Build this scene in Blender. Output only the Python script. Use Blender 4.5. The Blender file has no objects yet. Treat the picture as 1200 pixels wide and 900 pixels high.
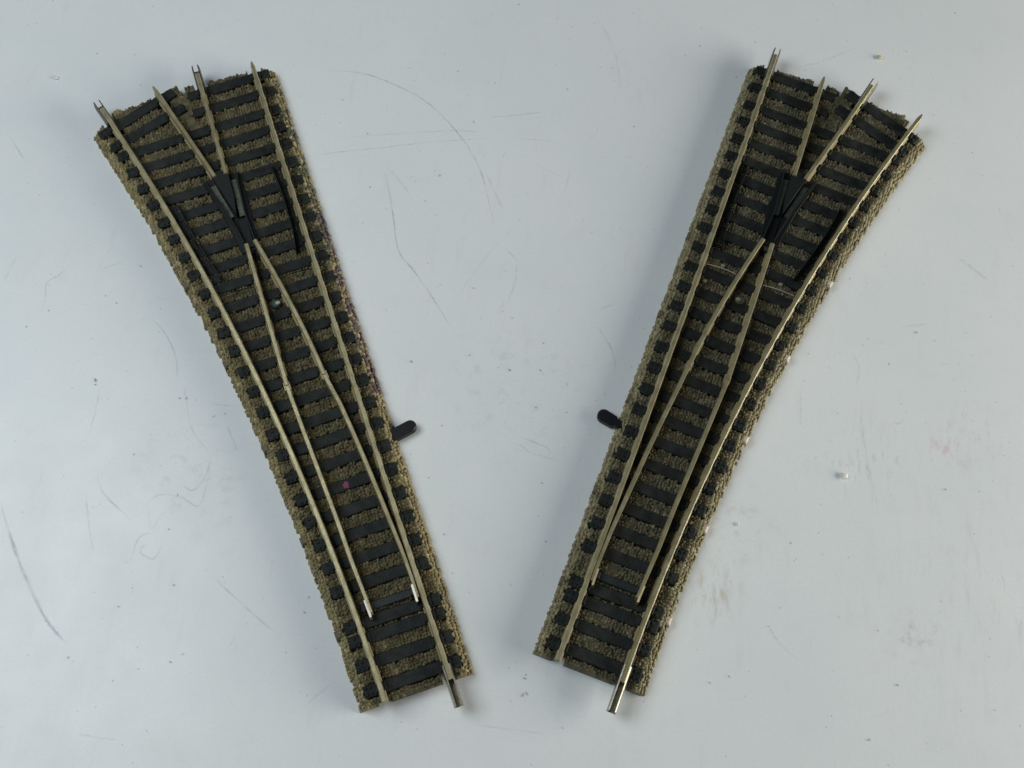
import bpy, math, random
import numpy as np
from mathutils import Matrix, Vector
random.seed(4); rng = np.random.default_rng(11)
scn = bpy.context.scene
scn.unit_settings.scale_length = 0.01          # one unit is one centimetre; the pieces are modelled in millimetres and divided by ten
S = 0.1
# ------------------------------------------------------------------ camera
cam = bpy.data.cameras.new('camera'); cam.sensor_width = 36; cam.lens = 42.0
cam.clip_start = 0.1; cam.clip_end = 1000
camo = bpy.data.objects.new('camera', cam); scn.collection.objects.link(camo)
camo.matrix_world = Matrix.Translation((0, 0, 17.395)) @ Matrix.Rotation(0.40248, 4, 'X') @ Matrix.Rotation(0.0846, 4, 'Z')
scn.camera = camo
# ------------------------------------------------------------------ world and lamps
w = bpy.data.worlds.new('World'); scn.world = w; w.use_nodes = True
bg = w.node_tree.nodes['Background']; bg.inputs[0].default_value = (0.55, 0.66, 0.76, 1); bg.inputs[1].default_value = 0.11
def area(name, loc, target, sx, sy, power, col):
    l = bpy.data.lights.new(name, 'AREA'); l.shape = 'RECTANGLE'; l.size = sx; l.size_y = sy; l.energy = power; l.color = col
    o = bpy.data.objects.new(name, l); scn.collection.objects.link(o); o.location = loc
    o.rotation_euler = (Vector(target) - Vector(loc)).to_track_quat('-Z', 'Y').to_euler()
    return o
area('window_light', (38, 4, 11.5), (0, 8, 0), 30, 18, 15500, (1.0, 0.96, 0.88))
area('ceiling_bounce', (-18, 8, 25), (-1, 9, 0), 18, 18, 4900, (0.88, 0.945, 1.0))
scn.view_settings.view_transform = 'Standard'; scn.view_settings.look = 'None'
scn.view_settings.exposure = 0; scn.view_settings.gamma = 1
scn.render.resolution_x = 1024; scn.render.resolution_y = 768
scn.render.engine = 'CYCLES'

# ------------------------------------------------------------------ materials
def mat(name, col, rough=0.5, metal=0.0, noise=None, bump=0.0, bscale=30, spec=0.5, col2=None):
    m = bpy.data.materials.new(name); m.use_nodes = True; nt = m.node_tree; N = nt.nodes; Lk = nt.links
    b = N['Principled BSDF']; b.inputs['Roughness'].default_value = rough; b.inputs['Metallic'].default_value = metal
    b.inputs['Specular IOR Level'].default_value = spec
    b.inputs['Base Color'].default_value = (*col, 1)
    tc = N.new('ShaderNodeTexCoord')
    if noise:
        n = N.new('ShaderNodeTexNoise'); n.inputs['Scale'].default_value = noise; n.inputs['Detail'].default_value = 5
        Lk.new(tc.outputs['Object'], n.inputs['Vector'])
        r = N.new('ShaderNodeValToRGB'); c2 = col2 or tuple(c * 0.6 for c in col)
        r.color_ramp.elements[0].position = 0.35; r.color_ramp.elements[0].color = (*c2, 1)
        r.color_ramp.elements[1].position = 0.65; r.color_ramp.elements[1].color = (*col, 1)
        Lk.new(n.outputs['Fac'], r.inputs[0]); Lk.new(r.outputs[0], b.inputs['Base Color'])
    if bump:
        n2 = N.new('ShaderNodeTexNoise'); n2.inputs['Scale'].default_value = bscale; n2.inputs['Detail'].default_value = 4
        Lk.new(tc.outputs['Object'], n2.inputs['Vector'])
        bp = N.new('ShaderNodeBump'); bp.inputs['Strength'].default_value = bump; bp.inputs['Distance'].default_value = 0.01
        Lk.new(n2.outputs['Fac'], bp.inputs['Height']); Lk.new(bp.outputs[0], b.inputs['Normal'])
    return m
M_rail = mat('tarnished nickel rail', (0.58, 0.52, 0.32), 0.36, 0.6, noise=6, bump=0.15, bscale=25, col2=(0.42, 0.37, 0.21))
M_sleeper = mat('black sleeper plastic', (0.025, 0.030, 0.027), 0.55, 0, noise=7, bump=0.9, bscale=45, col2=(0.013, 0.015, 0.013), spec=0.2)
M_teal = mat('oily dark tie bar plastic', (0.011, 0.019, 0.020), 0.55, 0, noise=9, bump=0.3, bscale=50)
M_black = mat('smooth black plastic', (0.009, 0.011, 0.011), 0.5, 0, bump=0.3, bscale=40, spec=0.3)
M_lever = mat('lever plastic', (0.006, 0.007, 0.008), 0.45, 0, bump=0.15, bscale=40, spec=0.3)
M_floor = mat('frog groove metal', (0.17, 0.18, 0.14), 0.42, 0.7, noise=12, bump=0.3)
M_dull = mat('dull dark joiner metal', (0.16, 0.14, 0.11), 0.45, 0.8, noise=15, bump=0.2)
M_bright = mat('bright joiner metal', (0.40, 0.37, 0.29), 0.36, 0.9, noise=10, bump=0.1)
M_tip = mat('polished blade end', (0.46, 0.43, 0.35), 0.4, 0.6, bump=0.1)
M_tab_lit = mat('glossy tab lit tone', (0.50, 0.44, 0.36), 0.3, 0, bump=0.1)  # lit copy of the moulded tab, window light put into its colour
M_wire = mat('thin bare wire', (0.54, 0.50, 0.39), 0.38, 0.5)
M_check = mat('check rail plastic', (0.012, 0.016, 0.015), 0.3, 0, bump=0.1, bscale=40, spec=0.6)
def rail_wear(m):
    # worn running surface: faces that look up are rubbed bare, the flanks keep a brown film
    nt = m.node_tree; N = nt.nodes; Lk = nt.links; b = N['Principled BSDF']
    old = b.inputs['Base Color'].links[0].from_socket
    g = N.new('ShaderNodeTexCoord'); s = N.new('ShaderNodeSeparateXYZ'); Lk.new(g.outputs['Object'], s.inputs[0])
    r = N.new('ShaderNodeMapRange'); r.inputs['From Min'].default_value = 0.36; r.inputs['From Max'].default_value = 0.425; Lk.new(s.outputs['Z'], r.inputs['Value'])
    x = N.new('ShaderNodeMix'); x.data_type = 'RGBA'; Lk.new(r.outputs[0], x.inputs['Factor']); x.inputs['A'].default_value = (0.30, 0.25, 0.125, 1); Lk.new(old, x.inputs['B'])
    Lk.new(x.outputs['Result'], b.inputs['Base Color'])
    for s_, lo, hi in (('Metallic', 0.05, 0.75), ('Roughness', 0.6, 0.33)):
        q = N.new('ShaderNodeMapRange'); q.inputs['To Min'].default_value = lo; q.inputs['To Max'].default_value = hi
        Lk.new(r.outputs[0], q.inputs['Value']); Lk.new(q.outputs[0], b.inputs[s_])
rail_wear(M_rail)
M_pink = mat('magenta paint', (0.20, 0.03, 0.08), 0.5, 0, bump=0.3)
M_crumb = mat('white crumb', (0.75, 0.75, 0.72), 0.7, 0, bump=0.3)
M_beige = mat('beige crumb', (0.60, 0.52, 0.36), 0.8, 0, bump=0.3)
def ballast_mat():
    m = bpy.data.materials.new('moulded stone ballast'); m.use_nodes = True; nt = m.node_tree; N = nt.nodes; Lk = nt.links
    b = N['Principled BSDF']; b.inputs['Roughness'].default_value = 0.52; b.inputs['Specular IOR Level'].default_value = 0.35
    a = N.new('ShaderNodeAttribute'); a.attribute_name = 'stone'; Lk.new(a.outputs['Color'], b.inputs['Base Color'])
    tc = N.new('ShaderNodeTexCoord'); n = N.new('ShaderNodeTexNoise'); n.inputs['Scale'].default_value = 60; n.inputs['Detail'].default_value = 3
    bp = N.new('ShaderNodeBump'); bp.inputs['Strength'].default_value = 0.5; bp.inputs['Distance'].default_value = 0.008
    Lk.new(tc.outputs['Object'], n.inputs['Vector']); Lk.new(n.outputs['Fac'], bp.inputs['Height']); Lk.new(bp.outputs[0], b.inputs['Normal'])
    return m
M_ballast = ballast_mat()

# ------------------------------------------------------------------ mesh helpers
class MB:
    def __init__(s): s.v = []; s.f = []
    def add(s, vs, fs):
        o = len(s.v); s.v += [tuple(v) for v in vs]; s.f += [tuple(i + o for i in f) for f in fs]
    def box(s, cx, cy, z0, z1, lx, ly, ang=0.0, bev=0.12, top=0.0):
        """box with a chamfered top edge; lx, ly full sizes, ang about z"""
        c, n = math.cos(ang), math.sin(ang)
        def ring(hx, hy, z): return [(cx + c*x - n*y, cy + n*x + c*y, z) for x, y in ((-hx,-hy),(hx,-hy),(hx,hy),(-hx,hy))]
        vs = ring(lx/2, ly/2, z0) + ring(lx/2, ly/2, z1 - bev) + ring(lx/2 - bev - top, ly/2 - bev, z1)
        fs = [(3,2,1,0)] + [(k, (k+1) % 4, 4 + (k+1) % 4, 4 + k) for k in range(4)] + [(4+k, 4+(k+1) % 4, 8+(k+1) % 4, 8+k) for k in range(4)] + [(8,9,10,11)]
        s.add(vs, fs)
    def sweep(s, path, prof, scale=None):
        """path: list of (x, y[, dz]); prof: closed list of (offset, z); mitred along the path"""
        n = len(prof); vs = []
        for i, p in enumerate(path):
            a = path[max(i-1, 0)]; b = path[min(i+1, len(path)-1)]
            dx, dy = b[0]-a[0], b[1]-a[1]; L = math.hypot(dx, dy); nx, ny = dy/L, -dx/L
            k = scale(i) if scale else 1.0; dz = p[2] if len(p) > 2 else 0
            for o, z in prof: vs.append((p[0] + nx*o*k, p[1] + ny*o*k, z + dz))
        fs = []
        for i in range(len(path)-1):
            for j in range(n):
                a = i*n + j; b = i*n + (j+1) % n; fs.append((a, b, b+n, a+n))
        fs.append(tuple(range(n-1, -1, -1))); fs.append(tuple((len(path)-1)*n + j for j in range(n)))
        s.add(vs, fs)
    def prism(s, poly, z0, z1, bev=0.1):
        n = len(poly); cx = sum(p[0] for p in poly)/n; cy = sum(p[1] for p in poly)/n
        def inset(p):
            d = math.hypot(p[0]-cx, p[1]-cy); k = max(0, (d-bev)/d); return (cx+(p[0]-cx)*k, cy+(p[1]-cy)*k)
        vs = [(x, y, z0) for x, y in poly] + [(x, y, z1-bev) for x, y in poly] + [(*inset(p), z1) for p in poly]
        fs = [tuple(range(n-1, -1, -1))] + [(k, (k+1) % n, n+(k+1) % n, n+k) for k in range(n)] + [(n+k, n+(k+1) % n, 2*n+(k+1) % n, 2*n+k) for k in range(n)] + [tuple(range(2*n, 3*n))]
        s.add(vs, fs)
    def build(s, name, material, parent, mir=1, smooth=False):
        me = bpy.data.meshes.new(name)
        vs = [(x*mir*S, y*S, z*S) for x, y, z in s.v]
        me.from_pydata(vs, [], s.f); me.materials.append(material)
        import bmesh
        b = bmesh.new(); b.from_mesh(me); bmesh.ops.recalc_face_normals(b, faces=b.faces); b.to_mesh(me); b.free()
        if smooth: me.polygons.foreach_set('use_smooth', [True]*len(me.polygons))
        o = bpy.data.objects.new(name, me); scn.collection.objects.link(o)
        if parent: o.parent = parent
        return o
def empty(name, loc, rz, label, cat, group=None):
    o = bpy.data.objects.new(name, None); o.empty_display_size = 0.5; scn.collection.objects.link(o)
    o.location = loc; o.rotation_euler = (0, 0, rz); o['label'] = label; o['category'] = cat
    if group: o['group'] = group
    return o
def tag(o, label=None, cat=None, group=None, kind=None):
    for k, v in (('label', label), ('category', cat), ('group', group), ('kind', kind)):
        if v: o[k] = v
    return o

# ------------------------------------------------------------------ the painted table top
def table_mat():
    m = bpy.data.materials.new('scuffed white painted board'); m.use_nodes = True; nt = m.node_tree; N = nt.nodes; Lk = nt.links
    b = N['Principled BSDF']; b.inputs['Specular IOR Level'].default_value = 0.5
    tc = N.new('ShaderNodeTexCoord')
    def noise(scale, det=5, stretch=None, rough=0.55):
        n = N.new('ShaderNodeTexNoise'); n.inputs['Scale'].default_value = scale; n.inputs['Detail'].default_value = det; n.inputs['Roughness'].default_value = rough
        if stretch:
            mp = N.new('ShaderNodeMapping'); mp.inputs['Scale'].default_value = stretch; mp.inputs['Rotation'].default_value = (0, 0, 0.2)
            Lk.new(tc.outputs['Object'], mp.inputs[0]); Lk.new(mp.outputs[0], n.inputs['Vector'])
        else: Lk.new(tc.outputs['Object'], n.inputs['Vector'])
        return n.outputs['Fac']
    def ramp(f, p0, p1, v0=0.0, v1=1.0):
        r = N.new('ShaderNodeMapRange'); r.inputs['From Min'].default_value = p0; r.inputs['From Max'].default_value = p1
        r.inputs['To Min'].default_value = v0; r.inputs['To Max'].default_value = v1; Lk.new(f, r.inputs['Value']); return r.outputs[0]
    def mth(op, a, b_):
        x = N.new('ShaderNodeMath'); x.operation = op
        for i, q in enumerate((a, b_)):
            if isinstance(q, float): x.inputs[i].default_value = q
            else: Lk.new(q, x.inputs[i])
        return x.outputs[0]
    col = None
    def mix(base, c, fac):
        x = N.new('ShaderNodeMix'); x.data_type = 'RGBA'
        if isinstance(base, tuple): x.inputs['A'].default_value = (*base, 1)
        else: Lk.new(base, x.inputs['A'])
        x.inputs['B'].default_value = (*c, 1); Lk.new(fac, x.inputs['Factor']); return x.outputs['Result']
    c = mix((0.78, 0.81, 0.80), (0.755, 0.79, 0.785), ramp(noise(0.5, 6), 0.4, 0.62))
    c = mix(c, (0.70, 0.725, 0.715), ramp(noise(2.6, 8, rough=0.7), 0.54, 0.78, 0, 0.5))
    c = mix(c, (0.66, 0.645, 0.64), ramp(noise(1.5, 7, (3.2, 0.55, 1), 0.7), 0.57, 0.80, 0, 0.5))       # faint rubbed streaks
    c = mix(c, (0.69, 0.72, 0.725), ramp(noise(22, 4, rough=0.8), 0.42, 0.62, 0, 0.35))       # fine paint grain
    def spot(x, y, r, colr, amt, ns=3.0, lo=0.5, st=None):
        v = N.new('ShaderNodeVectorMath'); v.operation = 'DISTANCE'; Lk.new(tc.outputs['Object'], v.inputs[0]); v.inputs[1].default_value = (x, y, 0)
        return mix(c, colr, mth('MULTIPLY', ramp(v.outputs['Value'], 0.2*r, r, amt, 0.0), ramp(noise(ns, 8, st, 0.7), lo, lo+0.14)))
    for a in ((6.95,6.95,0.55,(0.62,0.40,0.46),0.5,4.0,0.50,(2,.8,1)), (7.35,7.25,0.75,(0.64,0.46,0.52),0.45,4.5,0.53,(2,.8,1)),
              (3.2,4.3,0.6,(0.50,0.43,0.30),0.6,3.0,0.49,(2.5,.6,1)), (3.5,5.4,0.9,(0.52,0.45,0.34),0.45,4.0,0.53,None),
              (-4.7,5.5,1.2,(0.50,0.50,0.40),0.45,3.0,0.52,None), (7.3,4.6,2.6,(0.58,0.53,0.53),0.35,2.2,0.52,(3,.6,1)),
              (5.6,6.6,0.9,(0.36,0.41,0.38),0.55,5.0,0.55,(3,.6,1)), (0.0,7.3,1.4,(0.48,0.50,0.49),0.4,4.0,0.54,None),
              (6.2,3.9,0.5,(0.5,0.40,0.36),0.5,5.0,0.5,None), (-3.8,12.0,0.5,(0.74,0.78,0.77),0.8,5.0,0.5,None)):
        c = spot(*a)
    # fine dust specks
    vo = N.new('ShaderNodeTexVoronoi'); vo.inputs['Scale'].default_value = 1.9; Lk.new(tc.outputs['Object'], vo.inputs['Vector'])
    c = mix(c, (0.20, 0.21, 0.24), ramp(vo.outputs['Distance'], 0.018, 0.045, 0.55, 0.0))
    vo2 = N.new('ShaderNodeTexVoronoi'); vo2.inputs['Scale'].default_value = 3.7; Lk.new(tc.outputs['Object'], vo2.inputs['Vector'])
    c = mix(c, (0.45, 0.40, 0.42), ramp(vo2.outputs['Distance'], 0.03, 0.07, 0.5, 0.0))
    Lk.new(c, b.inputs['Base Color'])
    Lk.new(ramp(noise(1.2, 5), 0.35, 0.7, 0.30, 0.42), b.inputs['Roughness'])
    bp = N.new('ShaderNodeBump'); bp.inputs['Strength'].default_value = 0.3; bp.inputs['Distance'].default_value = 0.003
    Lk.new(noise(28, 6), bp.inputs['Height']); Lk.new(bp.outputs[0], b.inputs['Normal'])
    return m
tb = MB()
tb.add([(x*320, 80+y*240, z) for z in (-14, 0) for x, y in ((-1,-1),(1,-1),(1,1),(-1,1))], [(3,2,1,0),(4,5,6,7),(0,1,5,4),(1,2,6,5),(2,3,7,6),(3,0,4,7)])
table = tag(tb.build('tabletop', table_mat(), None), 'white painted board, scuffed and scratched, under both track pieces', None, None, 'structure')

# scratches, hairlines and specks on the paint
MARKS = [[[-3.778,13.101],[-3.327,13.129],[-2.974,13.092],[-2.548,12.951],[-2.07,12.726],[-1.745,12.487],[-1.413,12.162],[-1.127,11.801],[-0.901,11.423],[-0.771,11.109],[-0.648,10.697],[-0.448,10.036]],[[-3.392,11.714],[-2.425,11.9],[-1.405,12.074],[-0.856,12.094]],[[-3.776,11.308],[-3.253,11.448],[-2.581,11.602],[-1.82,11.784],[-0.553,12.018]],[[-0.794,12.404],[-0.323,12.506],[0.193,12.631]],[[-0.257,12.03],[0.085,12.029],[0.339,12.002]],[[-2.449,11.234],[-2.217,10.999],[-1.996,10.716]],[[-2.447,11.096],[-2.346,10.732],[-2.245,10.372],[-2.06,9.635],[-1.732,9.233],[-1.309,8.675],[-0.952,8.14]],[[-0.486,11.743],[-0.406,11.664]],[[0.076,11.521],[0.348,11.409],[0.62,11.281]],[[0.681,11.494],[0.623,10.992]],[[-0.288,9.823],[-0.181,9.72],[-0.072,9.601]],[[-0.198,10.307],[-0.321,10.048],[-0.513,9.785],[-0.819,9.241],[-1.076,8.713]],[[-0.1,9.598],[-0.086,9.232],[-0.205,8.78]],[[-0.74,11.266],[-0.564,10.908],[-0.39,10.555]],[[-7.491,4.806],[-7.171,4.226],[-6.88,3.749],[-6.475,3.192],[-6.234,2.953],[-6.04,2.798]],[[-4.178,3.982],[-3.928,3.774],[-3.686,3.605],[-3.347,3.359],[-2.991,3.141]],[[-2.543,2.192],[-2.344,2.409],[-2.128,2.606]],[[-3.657,3.134],[-3.733,2.932]],[[-7.323,8.823],[-7.489,8.633],[-7.634,8.479],[-7.598,8.202],[-7.609,7.894]],[[-6.842,8.79],[-6.656,8.903],[-6.463,8.985]],[[-5.853,8.014],[-5.553,7.739],[-5.309,7.313],[-5.227,6.88]],[[-5.13,6.933],[-4.985,6.512],[-4.824,6.143],[-4.488,5.81]],[[-4.488,5.81],[-4.526,5.434],[-4.681,5.216],[-4.854,5.31]],[[-4.484,5.713],[-4.476,5.37],[-4.536,4.987],[-4.814,5.096],[-5.151,5.107],[-5.303,4.959]],[[-5.344,5.036],[-5.259,4.803],[-5.165,4.585],[-5.055,4.807],[-4.832,4.987]],[[-5.913,4.986],[-5.701,4.83],[-5.459,4.652]],[[-5.115,4.524],[-5.325,4.427],[-5.382,4.084],[-5.513,4.047]],[[-4.955,4.42],[-4.992,4.221],[-5.074,4.123],[-5.253,4.198],[-5.237,4.304],[-5.114,4.328]],[[-6.24,5.01],[-6.103,4.556],[-5.937,4.139]],[[-6.398,6.714],[-6.392,6.312],[-6.404,6.0]],[[-6.183,5.464],[-6.093,5.226],[-5.962,5.035],[-5.655,4.794]],[[4.044,3.911],[4.131,3.768],[4.255,3.629],[4.501,3.428]],[[5.456,8.435],[5.544,8.171],[5.478,7.866]],[[5.566,7.667],[5.55,7.227],[5.598,6.716],[5.661,6.301],[5.671,5.888]],[[4.585,7.68],[4.575,7.052]],[[6.233,7.391],[6.161,7.297],[6.065,7.274]],[[6.837,8.381],[7.019,8.413]],[[6.316,9.007],[6.699,9.09]],[[4.646,14.032],[5.192,14.278],[5.746,14.623]],[[-0.237,8.84],[-0.315,8.599]],[[1.299,8.535],[1.448,8.319],[1.569,8.088],[1.639,7.734]],[[0.216,6.514],[0.446,6.45],[0.638,6.369],[0.672,6.259]],[[0.078,6.403],[0.24,6.375],[0.352,6.287],[0.621,6.227],[0.888,6.181]],[[1.298,8.829],[1.42,8.903],[1.543,8.962]],[[0.426,7.711],[0.503,7.585]],[[0.861,7.514],[0.879,7.442]],[[-4.355,6.327],[-4.208,6.086],[-4.095,5.887]],[[-5.889,8.411],[-5.742,8.363],[-5.633,8.374]],[[-4.649,6.643],[-4.447,6.633],[-4.14,6.632]],[[-8.227,8.926],[-8.318,8.444]],[[-8.512,10.713],[-8.89,11.193]],[[0.986,14.8],[1.331,14.065],[1.493,13.147]],[[-5.623,1.577],[-5.018,1.535]],[[-0.073,2.148],[0.896,2.111]],[[7.252,10.421],[7.794,9.986]]]
DOTS = [[-2.286,13.311],[0.538,13.14],[-1.532,11.136],[-1.724,10.608],[-0.758,9.041],[-1.306,9.052],[-6.497,6.865],[-6.482,6.793],[-5.137,6.685],[-6.649,8.339],[-7.495,7.997],[-0.09,8.558],[-0.238,8.668],[0.428,7.682],[0.406,7.033],[-0.059,7.637],[-5.97,2.598],[-5.273,3.671],[-4.677,3.761],[-5.413,3.382],[-4.518,2.659],[-4.955,2.526],[-2.726,3.524],[-2.696,3.753],[5.656,3.973],[5.908,3.203],[3.188,3.013],[3.471,3.121],[5.468,2.404],[7.3,2.969],[4.044,3.899],[6.493,8.915],[7.323,8.993],[4.721,8.366],[6.797,6.249],[0.539,2.853],[0.521,2.611],[0.548,2.902],[0.579,2.64],[1.44,3.232],[-1.625,7.64],[-1.152,5.735],[-0.644,4.287],[1.879,7.876]]
def mark_mat(name, col, amt, ns):
    m = bpy.data.materials.new(name); m.use_nodes = True; nt = m.node_tree; N = nt.nodes; Lk = nt.links
    b = N['Principled BSDF']; b.inputs['Base Color'].default_value = (*col, 1); b.inputs['Roughness'].default_value = 0.6
    a = N.new('ShaderNodeAttribute'); a.attribute_name = 'wear'
    n = N.new('ShaderNodeTexNoise'); n.inputs['Scale'].default_value = ns; n.inputs['Detail'].default_value = 4
    tc = N.new('ShaderNodeTexCoord'); Lk.new(tc.outputs['Object'], n.inputs['Vector'])
    r = N.new('ShaderNodeMapRange'); r.inputs['From Min'].default_value = 0.40; r.inputs['From Max'].default_value = 0.6; r.inputs['To Min'].default_value = 0.35*amt; r.inputs['To Max'].default_value = amt
    Lk.new(n.outputs['Fac'], r.inputs['Value'])
    x = N.new('ShaderNodeMath'); x.operation = 'MULTIPLY'; Lk.new(r.outputs[0], x.inputs[0]); Lk.new(a.outputs['Fac'], x.inputs[1]); Lk.new(x.outputs[0], b.inputs['Alpha'])
    return m
def catmull(P, k=8):
    P = [Vector(p) for p in P]; out = []
    if len(P) == 2: P = [P[0], (P[0]+P[1])/2, P[1]]
    Q = [P[0]*2-P[1]] + P + [P[-1]*2-P[-2]]
    for i in range(1, len(Q)-2):
        for j in range(k):
            t = j/k; a, b, c, d = Q[i-1:i+3]
            out.append(0.5*((2*b)+(c-a)*t+(2*a-5*b+4*c-d)*t*t+(3*b-a-3*c+d)*t**3))
    out.append(P[-1]); return out
vs, fs, wear = [], [], []
for mi, P in enumerate(MARKS):
    pts = catmull(P); n = len(pts); strong = 1.0 if mi in (0, 6, 14, 41, 45) else random.uniform(0.3, 0.65)
    hw = 0.020 if mi == 14 else random.uniform(0.008, 0.013)
    z = 0.0015 + 0.0002*mi; o = len(vs)
    for i, p in enumerate(pts):
        a, b = pts[max(i-1, 0)], pts[min(i+1, n-1)]; d = (b-a).normalized(); nn = Vector((-d.y, d.x))
        p = p + nn*random.uniform(-0.004, 0.004); t = i/(n-1); k = hw*(0.25 + min(1, 6*t, 6*(1-t))*0.75)*random.uniform(0.6, 1.2)
        for s_ in (-1, 0, 1):
            vs.append((p.x+nn.x*k*s_*1.6, p.y+nn.y*k*s_*1.6, z)); wear.append(strong*(0.15 if s_ else 1.0)*(0.3+0.7*min(1, 5*t, 5*(1-t))))
        if i: q = o+3*i; fs += [(q-3, q-2, q+1, q), (q-2, q-1, q+2, q+1)]
me = bpy.data.meshes.new('scratches'); me.from_pydata(vs, [], fs); me.materials.append(mark_mat('pencil grey scratch', (0.34, 0.36, 0.38), 0.34, 3.5))
at = me.attributes.new('wear', 'FLOAT', 'POINT'); at.data.foreach_set('value', wear)
so = bpy.data.objects.new('scratches', me); scn.collection.objects.link(so); so.parent = table; so['kind'] = 'stuff'
vs, fs, wear = [], [], []
def blob(x, y, r, z, asp=1.0, ang=0.0):
    o = len(vs); vs.append((x, y, z)); wear.append(1.0)
    for k in range(10):
        a = k/10*2*math.pi; rr = r*random.uniform(0.65, 1.25); px, py = rr*asp*math.cos(a), rr*math.sin(a)
        vs.append((x+px*math.cos(ang)-py*math.sin(ang), y+px*math.sin(ang)+py*math.cos(ang), z)); wear.append(0.35)
        fs.append((o, o+1+k, o+1+(k+1) % 10))
for i, (x, y) in enumerate(DOTS): blob(x, y, random.uniform(0.012, 0.024), 0.012+0.0001*i, random.uniform(1, 1.8), random.uniform(0, 3))
for i in range(120): blob(random.uniform(-10, 10), random.uniform(0, 16.5), random.uniform(0.005, 0.011), 0.017+0.00005*i, random.uniform(1, 3.5), random.uniform(0, 3))
me = bpy.data.meshes.new('ink_specks'); me.from_pydata(vs, [], fs); me.materials.append(mark_mat('dark speck', (0.16, 0.16, 0.20), 0.7, 1.0))
at = me.attributes.new('wear', 'FLOAT', 'POINT'); at.data.foreach_set('value', wear)
so = bpy.data.objects.new('ink_specks', me); scn.collection.objects.link(so); so.parent = table; so['kind'] = 'stuff'

def crumb(x, y, r, m, label):
    import bmesh
    b = bmesh.new(); bmesh.ops.create_icosphere(b, subdivisions=3, radius=r)
    for v in b.verts:
        k = 1 + 0.25*math.sin(v.co.x*3/r*0.9+1)*math.cos(v.co.y*2.6/r) + random.uniform(-0.04, 0.04); v.co *= k; v.co.z *= 0.4; v.co.x *= 1.25
    zmin = min(v.co.z for v in b.verts)
    for v in b.verts: v.co.z -= zmin
    me = bpy.data.meshes.new('crumb'); b.to_mesh(me); b.free(); me.materials.append(m)
    me.polygons.foreach_set('use_smooth', [True]*len(me.polygons))
    o = bpy.data.objects.new('crumb', me); scn.collection.objects.link(o); o.location = (x, y, 0.0005); tag(o, label, 'crumb')
crumb(5.23, 6.33, 0.058, M_crumb, 'white crumb on the bare board right of the right-hand track piece')
crumb(-8.39, 12.46, 0.04, M_crumb, 'tiny white crumb near the top left corner of the board')
crumb(6.13, 14.41, 0.05, M_beige, 'beige crumb above the bright joiner of the right-hand track piece')
crumb(3.59, 5.41, 0.03, M_crumb, 'tiny pale grain beside the lower ballast slope of the right-hand track piece')

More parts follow.
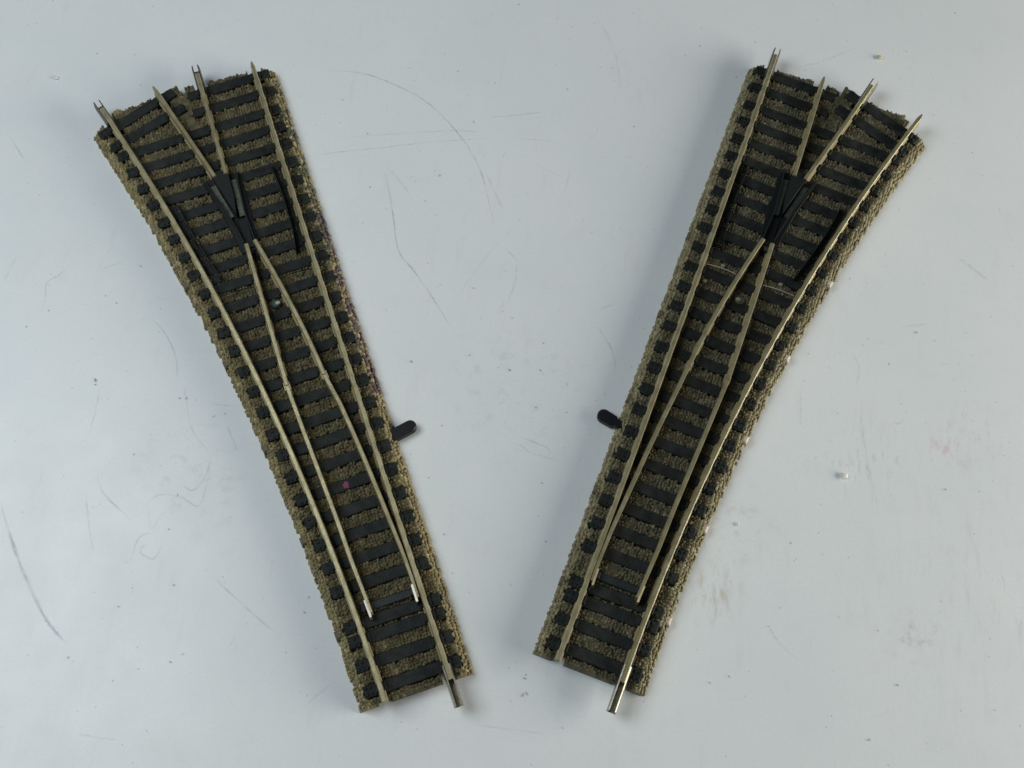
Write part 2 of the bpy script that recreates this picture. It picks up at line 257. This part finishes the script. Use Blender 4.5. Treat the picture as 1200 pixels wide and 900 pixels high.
# ------------------------------------------------------------------ the turnouts
def turnout(mir, root, ys, side):
    """One N gauge turnout. Local frame in mm: straight track along +y, diverging track towards -x, mirrored in x when mir = -1."""
    left = side == 'L'
    if left:
        cA = (-7e-07, -0.00110988, -0.02529158, -4.51208341); cD = (6.75e-05, -0.00848134, 4.98556611); cF = (-9.28e-06, 0.00999996, -5.55215631); cE = (1.792e-05, -0.00591461, 0.37177802, -5.1805941)
    else:
        cA = (-1.7e-07, -0.00133248, -0.00968432, -4.61428037); cD = (8.254e-05, -0.00914972, 4.88961293); cF = (0.00023312, -0.0245733, -4.5012718); cE = (2.906e-05, -0.00819707, 0.50921395, -7.31748337)
    A = lambda y: np.polyval(cA, y); D = lambda y: np.polyval(cD, y); F = lambda y: np.polyval(cF, y); E = lambda y: np.polyval(cE, y)
    bladeF = [(12.2, -2.8), (14.6, -2.95), (21, -3.42), (27, -3.65), (34, -4.1), (42, -4.62), (50.2, float(F(50.2)))]
    bladeE = [(12.2, 4.12), (15.8, 4.12), (20, 3.98), (27, 3.45), (34, 2.9), (40, 2.35), (45, 1.8), (50.2, float(E(50.2)))]
    bF = lambda y: float(np.interp(y, [p[0] for p in bladeF], [p[1] for p in bladeF])); bE = lambda y: float(np.interp(y, [p[0] for p in bladeE], [p[1] for p in bladeE]))
    B = lambda m, n, mt, sm=False: m.build(n, mt, root, mir, sm)
    # ---------------- sleepers
    full = [(101.6,-20.2,100.2),(98,-19.4,96.6),(94.3,-18.4,93.0),(90.5,-17.4,89.3),(86.7,-16.6,85.6),(82.9,-15.7,82),(79.2,-14.9,78.1),(75.4,-14.2,74.4),(71.5,-13.3,70.7),(67.6,-12.7,66.9),(63.7,-12.1,63.1),(59.9,-11.3,59.4),(56.1,-10.8,55.6),(52.2,-10.2,51.8),(48.4,-9.7,48),(44.5,-9.2,44),(40.8,-8.7,40.3),(36.9,-8.4,36.5),(33,-7.9,32.6),(29,-7.5,28.8),(25.2,-7.1,25),(21.4,-6.9,21.3),(17.6,-6.6,17.5),(11.95,-6.3,11.95),(9.75,-6.25,9.75),(6.2,-6.2,6.2),(2.5,-6.15,2.5)]
    SL = [((xl, yl*ys), (6.35, yr*ys), 's') for yr, xl, yl in full]
    SL += [((-6.3,108.7*ys),(6.5,109.3*ys),'s'), ((-6.25,105.0*ys),(6.5,105.6*ys),'s'), ((-22.2,105.6*ys),(-10.1,110.2*ys),'d'), ((-20.9,102.5*ys),(-9.1,106.6*ys),'d')]
    rects = []
    for (p, q, kind) in SL:
        ang = math.atan2(q[1]-p[1], q[0]-p[0]); cx, cy = (p[0]+q[0])/2, (p[1]+q[1])/2; ln = math.hypot(q[0]-p[0], q[1]-p[1]) + 1.75
        wy = 1.84; rects.append((cx, cy, ang, ln, wy))
        m = MB(); m.box(cx, cy, 0.9, 2.36, ln, wy, ang, 0.13)
        yat = lambda x: cy + (x-cx)*math.tan(ang)
        xs = []
        if kind == 's':
            xs.append((D, 1, 1)); 
            if cy > 103: xs.append((F, 1, 1))
            else:
                xs.append((A, 1, 1))
                if cy > 91: xs += [(F, 1, 1), (E, 1, 1)]
                elif 51 < cy < 76: xs += [(F, 1, 1), (E, 1, 1)]
        else: xs += [(A, 1, 1), (E, 1, 1)]
        for fn, _, _ in xs:
            x = float(fn(cy)); 
            for _k in range(3): x = float(fn(yat(x)))
            y = yat(x); sl = math.atan((float(fn(y+1))-float(fn(y-1)))/2)
            m.box(x-0.60*math.cos(ang), y-0.60*math.sin(ang), 2.3, 2.80, 0.5, 1.3, -sl, 0.12)
            m.box(x+0.60*math.cos(ang), y+0.60*math.sin(ang), 2.3, 2.80, 0.5, 1.3, -sl, 0.12)
            if fn in (D, A):                        # moulded bolt heads on the sleeper ends outside the rails
                s_ = 1 if fn is D else -1
                for dy in (-0.45, 0.45):
                    for dx in (1.35, 2.05):
                        a_ = (x+s_*dx*math.cos(ang)-dy*math.sin(ang), y+s_*dx*math.sin(ang)+dy*math.cos(ang))
                        if math.hypot(a_[0]-cx, a_[1]-cy) < ln/2-0.25: m.box(a_[0], a_[1], 2.3, 2.5, 0.38, 0.38, ang, 0.06)
        B(m, 'sleeper', M_sleeper)
    # ---------------- ballast: a moulded bed of pebbles as a height field
    g = 0.10; s = 0.50
    X0, X1, Y0, Y1 = -26.5, 10.0, -0.5, 117.0
    nx, ny = int((X1-X0)/g), int((Y1-Y0)/g)
    xs_ = X0 + np.arange(nx)*g; ys_ = Y0 + np.arange(ny)*g; XX, YY = np.meshgrid(xs_, ys_)
    ci, cj = int((X1-X0)/s)+4, int((Y1-Y0)/s)+4
    px = (np.arange(ci)[None, :]-1+rng.uniform(0.12, 0.88, (cj, ci)))*s + X0; py = (np.arange(cj)[:, None]-1+rng.uniform(0.12, 0.88, (cj, ci)))*s + Y0
    ytop = 111.0*ys
    def sdf(x, y):
        sl = 1/np.sqrt(1+np.square(np.polyval(np.polyder(cA), y)))
        side = np.minimum(8.55-x, (x-(A(np.minimum(y, 112))-3.7))*sl)
        # the straight end, the slanted diverging end and the vee between them
        t1 = np.minimum(ytop-y, x+7.7+np.clip(y-111, -9, 9)*0.3)
        t2 = np.minimum((112.0*ys+0.32*(x+9.0)-y)*0.95, (-8.35-0.28*(y-111*ys)-x))
        ends = np.maximum(np.maximum(t1, t2), (109.9*ys-y))
        # rounded outer corners
        c1 = ((8.55+ytop-1.0)-(x+y))/1.414; c2 = ((24.3+107.4*ys-0.9)+(x-y))/1.414
        return np.minimum(side, np.minimum(c1, c2)), ends
    side, ends = sdf(px, py)
    zc = np.clip((side+0.10)/1.15, 0, 1)*1.85
    zc = np.minimum(zc, np.clip((ends+0.25)/0.45, 0, 1)*1.85) + rng.uniform(-0.13, 0.13, px.shape)
    alive = (side > 0.02) & (ends > 0.02)
    insl = np.zeros(px.shape, bool)
    for (cx, cy, ang, ln, wy) in rects:
        u = (px-cx)*math.cos(ang)+(py-cy)*math.sin(ang); v = -(px-cx)*math.sin(ang)+(py-cy)*math.cos(ang)
        insl |= (np.abs(u) < ln/2) & (np.abs(v) < wy/2-0.08)
    smooth = ((px > -9.6-0.28*(py-106*ys)) & (px < -7.3) & (py > 99*ys))                # plain wedge between the two tracks
    zc = np.where(insl, np.minimum(zc, 1.55), zc)
    dome = np.where(insl | smooth, 0.05, rng.uniform(0.38, 0.60, px.shape)*(1+0.35*(side < 1.6)))
    zc = np.where(smooth & ~insl & (ends > 0.4), 2.0, zc)
    # flat moulded tabs on both shoulders
    tabs = [(yy*ys) for yy in (11.6, 26.6, 42.4, 58.0, 73.4)]
    # colours: one tint per pebble, plus stains with edges of their own
    base = np.array([0.106, 0.088, 0.041]) if left else np.array([0.098, 0.086, 0.047])
    tint = rng.uniform(0.62, 1.42, px.shape)[..., None]*base*(1+rng.normal(0, 0.05, px.shape+(3,)))
    pale = rng.uniform(0, 1, px.shape) < (0.10 if left else 0.08)
    tint[pale] = tint[pale]*1.3+np.array([0.03, 0.026, 0.02])
    sh = np.clip((2.2-side)/1.0, 0, 1)[..., None]*(side < 2.2)[..., None]           # outer pebbles of the shoulders are painted paler to stand in for window light
    tint = tint*(1+1.0*sh)+np.array([0.055, 0.046, 0.027])*sh
    if left:
        st = (px > 6.0) & (py > 68+3*np.sin(px*2)) & (py < 101) & (rng.uniform(0, 1, px.shape) < 0.55)
        tint[st] = tint[st]*0.3+np.array([0.005, 0.022, 0.018])
        st = (px > 7.3) & (py > 46) & (py < 80) & (rng.uniform(0, 1, px.shape) < 0.65); tint[st] = tint[st]*0.25+np.array([0.035, 0.015, 0.05])
        st = (px > 7.0) & (py > 100) & (rng.uniform(0, 1, px.shape) < 0.4); tint[st] *= 0.45
    best = np.full(XX.shape, 9.0); sec = np.full(XX.shape, 9.0); bi = np.zeros(XX.shape, np.int64)
    I = ((XX-X0)/s).astype(int)+1; Jj = ((YY-Y0)/s).astype(int)+1
    for di in (-1, 0, 1):
        for dj in (-1, 0, 1):
            k = (Jj+dj)*ci+(I+di); k = np.clip(k, 0, ci*cj-1)
            d = np.hypot(XX-px.ravel()[k], YY-py.ravel()[k]); nb = d < best
            sec = np.where(nb, best, np.minimum(sec, d)); bi = np.where(nb, k, bi); best = np.where(nb, d, best)
    edge = np.clip((sec-best)/0.40, 0, 1)
    Z = zc.ravel()[bi] + dome.ravel()[bi]*np.sqrt(1-(1-edge)**2) - 0.12
    live = alive.ravel()[bi]
    def cut(cond):
        nonlocal live; live = live & ~cond
    cut(YY < 0.45)
    sv, ev = sdf(XX, YY); cut(sv < -0.10)
    for (cx, cy, ang, ln, wy) in rects:
        u = (XX-cx)*math.cos(ang)+(YY-cy)*math.sin(ang); v = -(XX-cx)*math.sin(ang)+(YY-cy)*math.cos(ang)
        Z = np.where((np.abs(u) < ln/2-0.12) & (np.abs(v) < wy/2-0.12), np.minimum(Z, 2.0), Z)
    for fn, yt, hw, dp, ye in ((D, ytop, 1.15, 3.2, 1), (F, ytop, 1.15, 3.2, 1)):
        cut((np.abs(XX-fn(YY)) < hw) & (YY > yt-dp))
    for fn in (A, E):
        yl = 112.0*ys+0.32*(fn(110)+9.0)
        cut((np.abs(XX-fn(YY)) < 1.2) & (YY > yl-3.3) & (YY < 117))
    cut((np.abs(XX-A(YY)) < 1.0) & (YY < (0.9 if left else 2.2)))
    cut((np.abs(XX-D(YY)) < 1.0) & (YY < 1.6))
    Z = np.where(live, Z, 0.0)
    # tabs: flat patches of the height field
    COL = np.clip(tint.reshape(-1, 3)[bi.ravel()], 0.01, 0.7)
    inner = (np.abs(edge) < 0.12).ravel()
    quad = live[:-1, :-1] | live[1:, :-1] | live[:-1, 1:] | live[1:, 1:]
    used = np.zeros(XX.shape, bool)
    for a in (slice(0, -1), slice(1, None)):
        for b in (slice(0, -1), slice(1, None)): used[a, b] |= quad
    idx = -np.ones(XX.shape, np.int64); idx[used] = np.arange(used.sum())
    V = np.stack([XX[used]*mir*S, YY[used]*S, np.maximum(Z[used], 0.02)*S], 1)
    qj, qi = np.nonzero(quad)
    Q = np.stack([idx[qj, qi], idx[qj, qi+1], idx[qj+1, qi+1], idx[qj+1, qi]], 1)
    if mir < 0: Q = Q[:, ::-1]
    me = bpy.data.meshes.new('ballast_bed'); me.vertices.add(len(V)); me.vertices.foreach_set('co', V.ravel().astype(np.float32))
    me.loops.add(Q.size); me.loops.foreach_set('vertex_index', Q.ravel().astype(np.int32)); me.polygons.add(len(Q))
    me.polygons.foreach_set('loop_start', (np.arange(len(Q))*4).astype(np.int32)); me.polygons.foreach_set('use_smooth', np.ones(len(Q), bool))
    me.update(calc_edges=True); me.validate(); me.materials.append(M_ballast)
    at = me.color_attributes.new('stone', 'FLOAT_COLOR', 'POINT')
    at.data.foreach_set('color', np.concatenate([COL[used.ravel()], np.ones((len(V), 1))], 1).ravel().astype(np.float32))
    o = bpy.data.objects.new('ballast_bed', me); scn.collection.objects.link(o); o.parent = root
    for yy in tabs:
        for sd in (1, -1):
            x = 8.05 if sd > 0 else float(A(yy))-3.2
            if left and sd > 0: x = 7.75
            m = MB(); tl = 0 if sd > 0 else math.atan(float(np.polyval(np.polyder(cA), yy)))
            m.box(x, yy, 0.4, 1.75, 1.1, 1.35, -tl, 0.3)
            bright = (sd < 0 and not left)  # shoulder facing the window gets the tab colour with light painted in
            B(m, 'moulded_tab', M_tab_lit if bright else M_tab)
    # ---------------- rails
    full_p = [(-0.52,2.30),(0.52,2.30),(0.52,2.48),(0.26,2.72),(0.22,3.5),(0.35,3.72),(0.37,4.22),(0.24,4.42),(-0.24,4.42),(-0.37,4.22),(-0.35,3.72),(-0.22,3.5),(-0.26,2.72),(-0.52,2.48)]
    slim_p = [(-0.30,2.42),(0.30,2.42),(0.30,3.6),(0.35,4.25),(0.24,4.44),(-0.24,4.44),(-0.35,4.25),(-0.30,3.6)]
    def rail(name, fn, y0, y1, prof=full_p, step=2.0, mt=None, tip0=False, tip1=False):
        n = max(2, int((y1-y0)/step)); path = [(float(fn(y)), float(y)) for y in np.linspace(y0, y1, n+1)]
        if tip1: path.insert(-1, (path[-1][0]*0.55+path[-2][0]*0.45, path[-1][1]*0.55+path[-2][1]*0.45)); 
        k = len(path)
        m = MB(); m.sweep(path, prof, (lambda i: (0.5 if (tip1 and i == k-1) else 1.0)))
        return B(m, name, mt or M_rail)
    yA = (109.2 if left else 110.6); yE = (110.9 if left else 113.4); yF = (111.4 if left else 111.9); yD = (110.9 if left else 113.3)
    sr = [rail('stock_rail', A, 0.3 if left else 0.5, yA, tip1=not left), rail('stock_rail', D, 0.1 if left else 0.3, yD, tip1=left)]
    rail('closure_rail', F, 50.35, 76.3); rail('closure_rail', E, 50.35, 76.6)
    rail('frog_rail', F, 90.3, yF, tip1=not left); rail('frog_rail', E, 90.3, yE, tip1=left)
    for fn, nm in ((bF, 'F'), (bE, 'E')):
        taper = 0.72 if nm == 'E' else 0.8
        ysn = np.linspace(12.6, 50.05, 24); path = [(fn(y), float(y)) for y in ysn]
        m = MB(); m.sweep(path, slim_p, lambda i: min(1.0, taper+i*0.03)); bl = B(m, 'switch_blade', M_rail)
        m = MB(); m.sweep([(fn(12.0), 12.0), (fn(12.6), 12.6), (fn(14.6), 14.6)], [(-0.42,2.5),(-0.10,2.5),(-0.10,4.46),(-0.42,4.35)]); t = m.build('blade_tip', M_tip if left else M_rail, bl, mir)
        m = MB(); m.sweep([(fn(49.6), 49.6), (fn(50.9), 50.9)], [(-0.47,2.5),(0.47,2.5),(0.47,4.15),(-0.47,4.15)]); m.build('pivot_clip', M_rail, bl, mir)
    # ---------------- frog: black casting with metal groove floors, vee and wing rails
    k = 1+(ys-1)*0.3
    m = MB(); m.prism([(-3.0,75.6*k),(-2.55,84*k),(-2.6,91*k),(-8.9,91*k),(-7.2,84*k),(-5.9,75.6*k)], 1.6, 2.75, 0.15); frog = B(m, 'frog', M_black)
    m = MB(); m.prism([(-5.0,82.2*k),(-4.45,86*k),(-4.35,91.2*k),(-7.25,91.2*k),(-6.1,86.5*k)], 2.6, 4.1, 0.12); m.build('frog_point', M_black, frog, mir)
    for pa in ([(-3.95,76.6*k),(-4.2,79.5*k),(-3.72,82.6*k),(-3.35,88.6*k),(-2.95,91.0*k)], [(-5.1,76.8*k),(-5.55,79.4*k),(-6.9,85.3*k),(-8.15,89.0*k),(-8.7,90.6*k)]):
        if pa[0][0] > -4.5: pa = [(-3.35,76.7*k),(-3.62,82.6*k),(-3.25,88.6*k),(-2.95,91.0*k)]
        m = MB(); m.sweep(pa, [(-0.14,2.6),(0.14,2.6),(0.08,4.15),(-0.08,4.15)]); m.build('wing_rail', M_check, frog, mir)
    m = MB(); m.box(-4.35, 79.0*k, 2.6, 3.0, 1.5, 5.6, 0.0, 0.1); m.build('frog_throat', M_black, frog, mir)
    for pa in ([(-4.12,82.2*k),(-3.85,89.4*k)], [(-5.85,82.4*k),(-7.35,89.2*k)]):
        m = MB(); m.sweep(pa, [(-0.42,2.6),(0.42,2.6),(0.42,3.25),(-0.42,3.25)]); m.build('groove_floor', M_floor, frog, mir)
    m = MB(); m.box(-4.35, 75.4*k, 2.3, 3.3, 0.7, 0.8, 0, 0.1); m.build('frog_contact', M_floor if not left else M_teal, frog, mir)
    # check rails
    m = MB(); m.sweep([(2.45,73.2),(2.95,77),(3.12,83.5),(2.95,87.5),(2.55,90.6)], [(-0.10,2.0),(0.10,2.0),(0.06,3.9),(-0.06,3.9)]); cr = B(m, 'check_rail', M_check)
    m = MB(); m.prism([(2.7,73.6),(4.1,73.4),(4.1,90.2),(2.8,90.2),(3.1,83)], 1.6, 2.2, 0.1); m.build('check_rail_base', M_black, cr, mir)
    a2 = [(float(A(y))+o_, y) for y, o_ in ((72.0,2.1),(76,1.75),(80,1.6),(84,1.65),(88.3,2.1))]
    m = MB(); m.sweep(a2, [(-0.10,2.0),(0.10,2.0),(0.06,3.9),(-0.06,3.9)]); cr = B(m, 'check_rail', M_check)
    a3 = [(x-0.1, y) for x, y in a2] + [(float(A(y))+0.75, y) for y in (88, 80, 72)]
    m = MB(); m.prism(a3, 1.6, 2.2, 0.1); m.build('check_rail_base', M_black, cr, mir)
    # bridging wires below the frog
    for x0, x1, yw in ((float(E(69.4))+0.7, float(D(69.4))-0.7, 69.45), (float(A(69.0))+0.7, float(F(69))-0.7, 69.1)):
        pts = [(x0+(x1-x0)*t, yw+0.18*math.sin(t*3.1)) for t in np.linspace(0, 1, 9)]
        m = MB(); m.sweep(pts, [(0.09*math.cos(a), 2.86+0.10*math.sin(a)) for a in np.linspace(0, 2*math.pi, 9)[:-1]]); B(m, 'jumper_wire', M_wire if not left else M_sleeper)
    # tie bar, centre rivet, lever
    m = MB(); m.box(0.5, 13.95*ys, 1.8, 2.55, 9.3, 1.3, 0.0, 0.15); m.box(bF(13.9), 13.95*ys, 2.5, 2.85, 1.3, 1.0, 0, 0.1); m.box(bE(13.9)-0.3, 13.95*ys, 2.5, 2.85, 1.1, 1.0, 0, 0.1); B(m, 'tie_bar', M_teal)
    m = MB(); m.prism([(-3.05+0.75*math.cos(a)*1.2, 65.3+0.75*math.sin(a)) for a in np.linspace(0, 2*math.pi, 13)[:-1]], 2.0, 2.75, 0.2); rv = B(m, 'rivet', M_tealrivet if left else M_floor)
    m = MB(); m.prism([(-2.75+0.36*math.cos(a)*1.3, 65.2+0.36*math.sin(a)) for a in np.linspace(0, 2*math.pi, 9)[:-1]], 2.7, 2.98, 0.1); m.build('rivet_head', M_tip, rv, mir)
    # lever: a round-ended finger tab reaching out from under the ballast on the straight side
    tip = (11.05, 39.1) if left else (11.0, 38.75); rt = (7.2, 38.3) if left else (7.0, 37.9)
    a = math.atan2(tip[1]-rt[1], tip[0]-rt[0]); ca, sa = math.cos(a), math.sin(a); R_ = 0.98 if left else 1.02
    pr = [(0, -0.62), (2.0, -0.66), (2.25, -R_*0.93)] if not left else [(0, -R_), (1.6, -R_), (2.2, -R_)]
    ln = math.hypot(tip[0]-rt[0], tip[1]-rt[1])
    loc = pr + [(ln+R_*math.sin(t), -R_*math.cos(t)) for t in np.linspace(0, math.pi, 15)] + [(x, -y) for x, y in pr[::-1]]
    m = MB(); m.prism([(rt[0]+ca*x-sa*y, rt[1]+sa*x+ca*y) for x, y in loc], 0.35, 1.55, 0.22); B(m, 'switch_lever', M_lever)
    # joiners: folded metal channels, one rail end in each, the other half open for the next piece
    def joiner(x, y, dirx, diry, out, inn, mt):
        L = math.hypot(dirx, diry); dx, dy = dirx/L, diry/L
        path = [(x-dx*inn, y-dy*inn), (x, y), (x+dx*out*0.8, y+dy*out*0.8), (x+dx*out, y+dy*out)]
        prof = [(-0.70,2.15),(0.70,2.15),(0.70,2.9),(0.56,4.0),(0.38,4.1),(0.52,2.9),(0.52,2.30),(-0.52,2.30),(-0.52,2.9),(-0.38,4.1),(-0.56,4.0),(-0.70,2.9)]
        m = MB(); m.sweep(path, prof); return B(m, 'rail_joiner', mt)
    if left:
        joiner(float(A(yA)), yA, float(A(110)-A(108)), 2, 2.0, 3.0, M_dull); joiner(float(F(yF)), yF, float(F(110)-F(108)), 2, 2.0, 3.0, M_dull)
        joiner(float(D(0.1)), 0.1, float(D(0)-D(2)), -2, 3.7, 2.2, M_bright)
    else:
        joiner(float(D(yD)), yD, float(D(112)-D(110)), 2, 1.7, 4.2, M_bright); joiner(float(E(yE)), yE, float(E(112)-E(110)), 2, 1.7, 4.2, M_bright)
        joiner(float(A(0.5)), 0.5, float(A(0)-A(2)), -2, 4.2, 2.5, M_bright)
    if left:
        m = MB(); m.prism([(-0.9+random.uniform(0.35,0.65)*math.cos(a), 32.7+random.uniform(0.4,0.75)*math.sin(a)) for a in np.linspace(0, 2*math.pi, 12)[:-1]], 2.3, 2.46, 0.05); B(m, 'paint_spot', M_pink)
    else:
        for x, y in ((3.3, 66.6), (1.3, 70.4), (-8.5, 70.6)):
            m = MB(); m.prism([(x+0.42*math.cos(a), y+0.34*math.sin(a)) for a in np.linspace(0.3, 2*math.pi+0.3, 7)[:-1]], 2.1, 2.6, 0.15); B(m, 'pale_stone', M_beige2)
M_tab = mat('olive moulded tab', (0.13, 0.11, 0.065), 0.5, 0, bump=0.2)
M_tealrivet = mat('green rivet plastic', (0.03, 0.07, 0.065), 0.4, 0)
M_beige2 = mat('pale stone', (0.27, 0.24, 0.17), 0.6, 0, bump=0.3)
rL = empty('track_turnout', (-0.958581, 2.477189, 0), 0.41229, 'left-hand model railway turnout, branching to the upper left, with a magenta spot on one sleeper', 'model track', 'pair of model railway turnouts')
turnout(1, rL, 1.0, 'L')
rR = empty('track_turnout', (1.436124, 2.926102, 0), -0.28451, 'right-hand model railway turnout, branching to the upper right, with shiny joiners at its top', 'model track', 'pair of model railway turnouts')
turnout(-1, rR, 1.012, 'R')
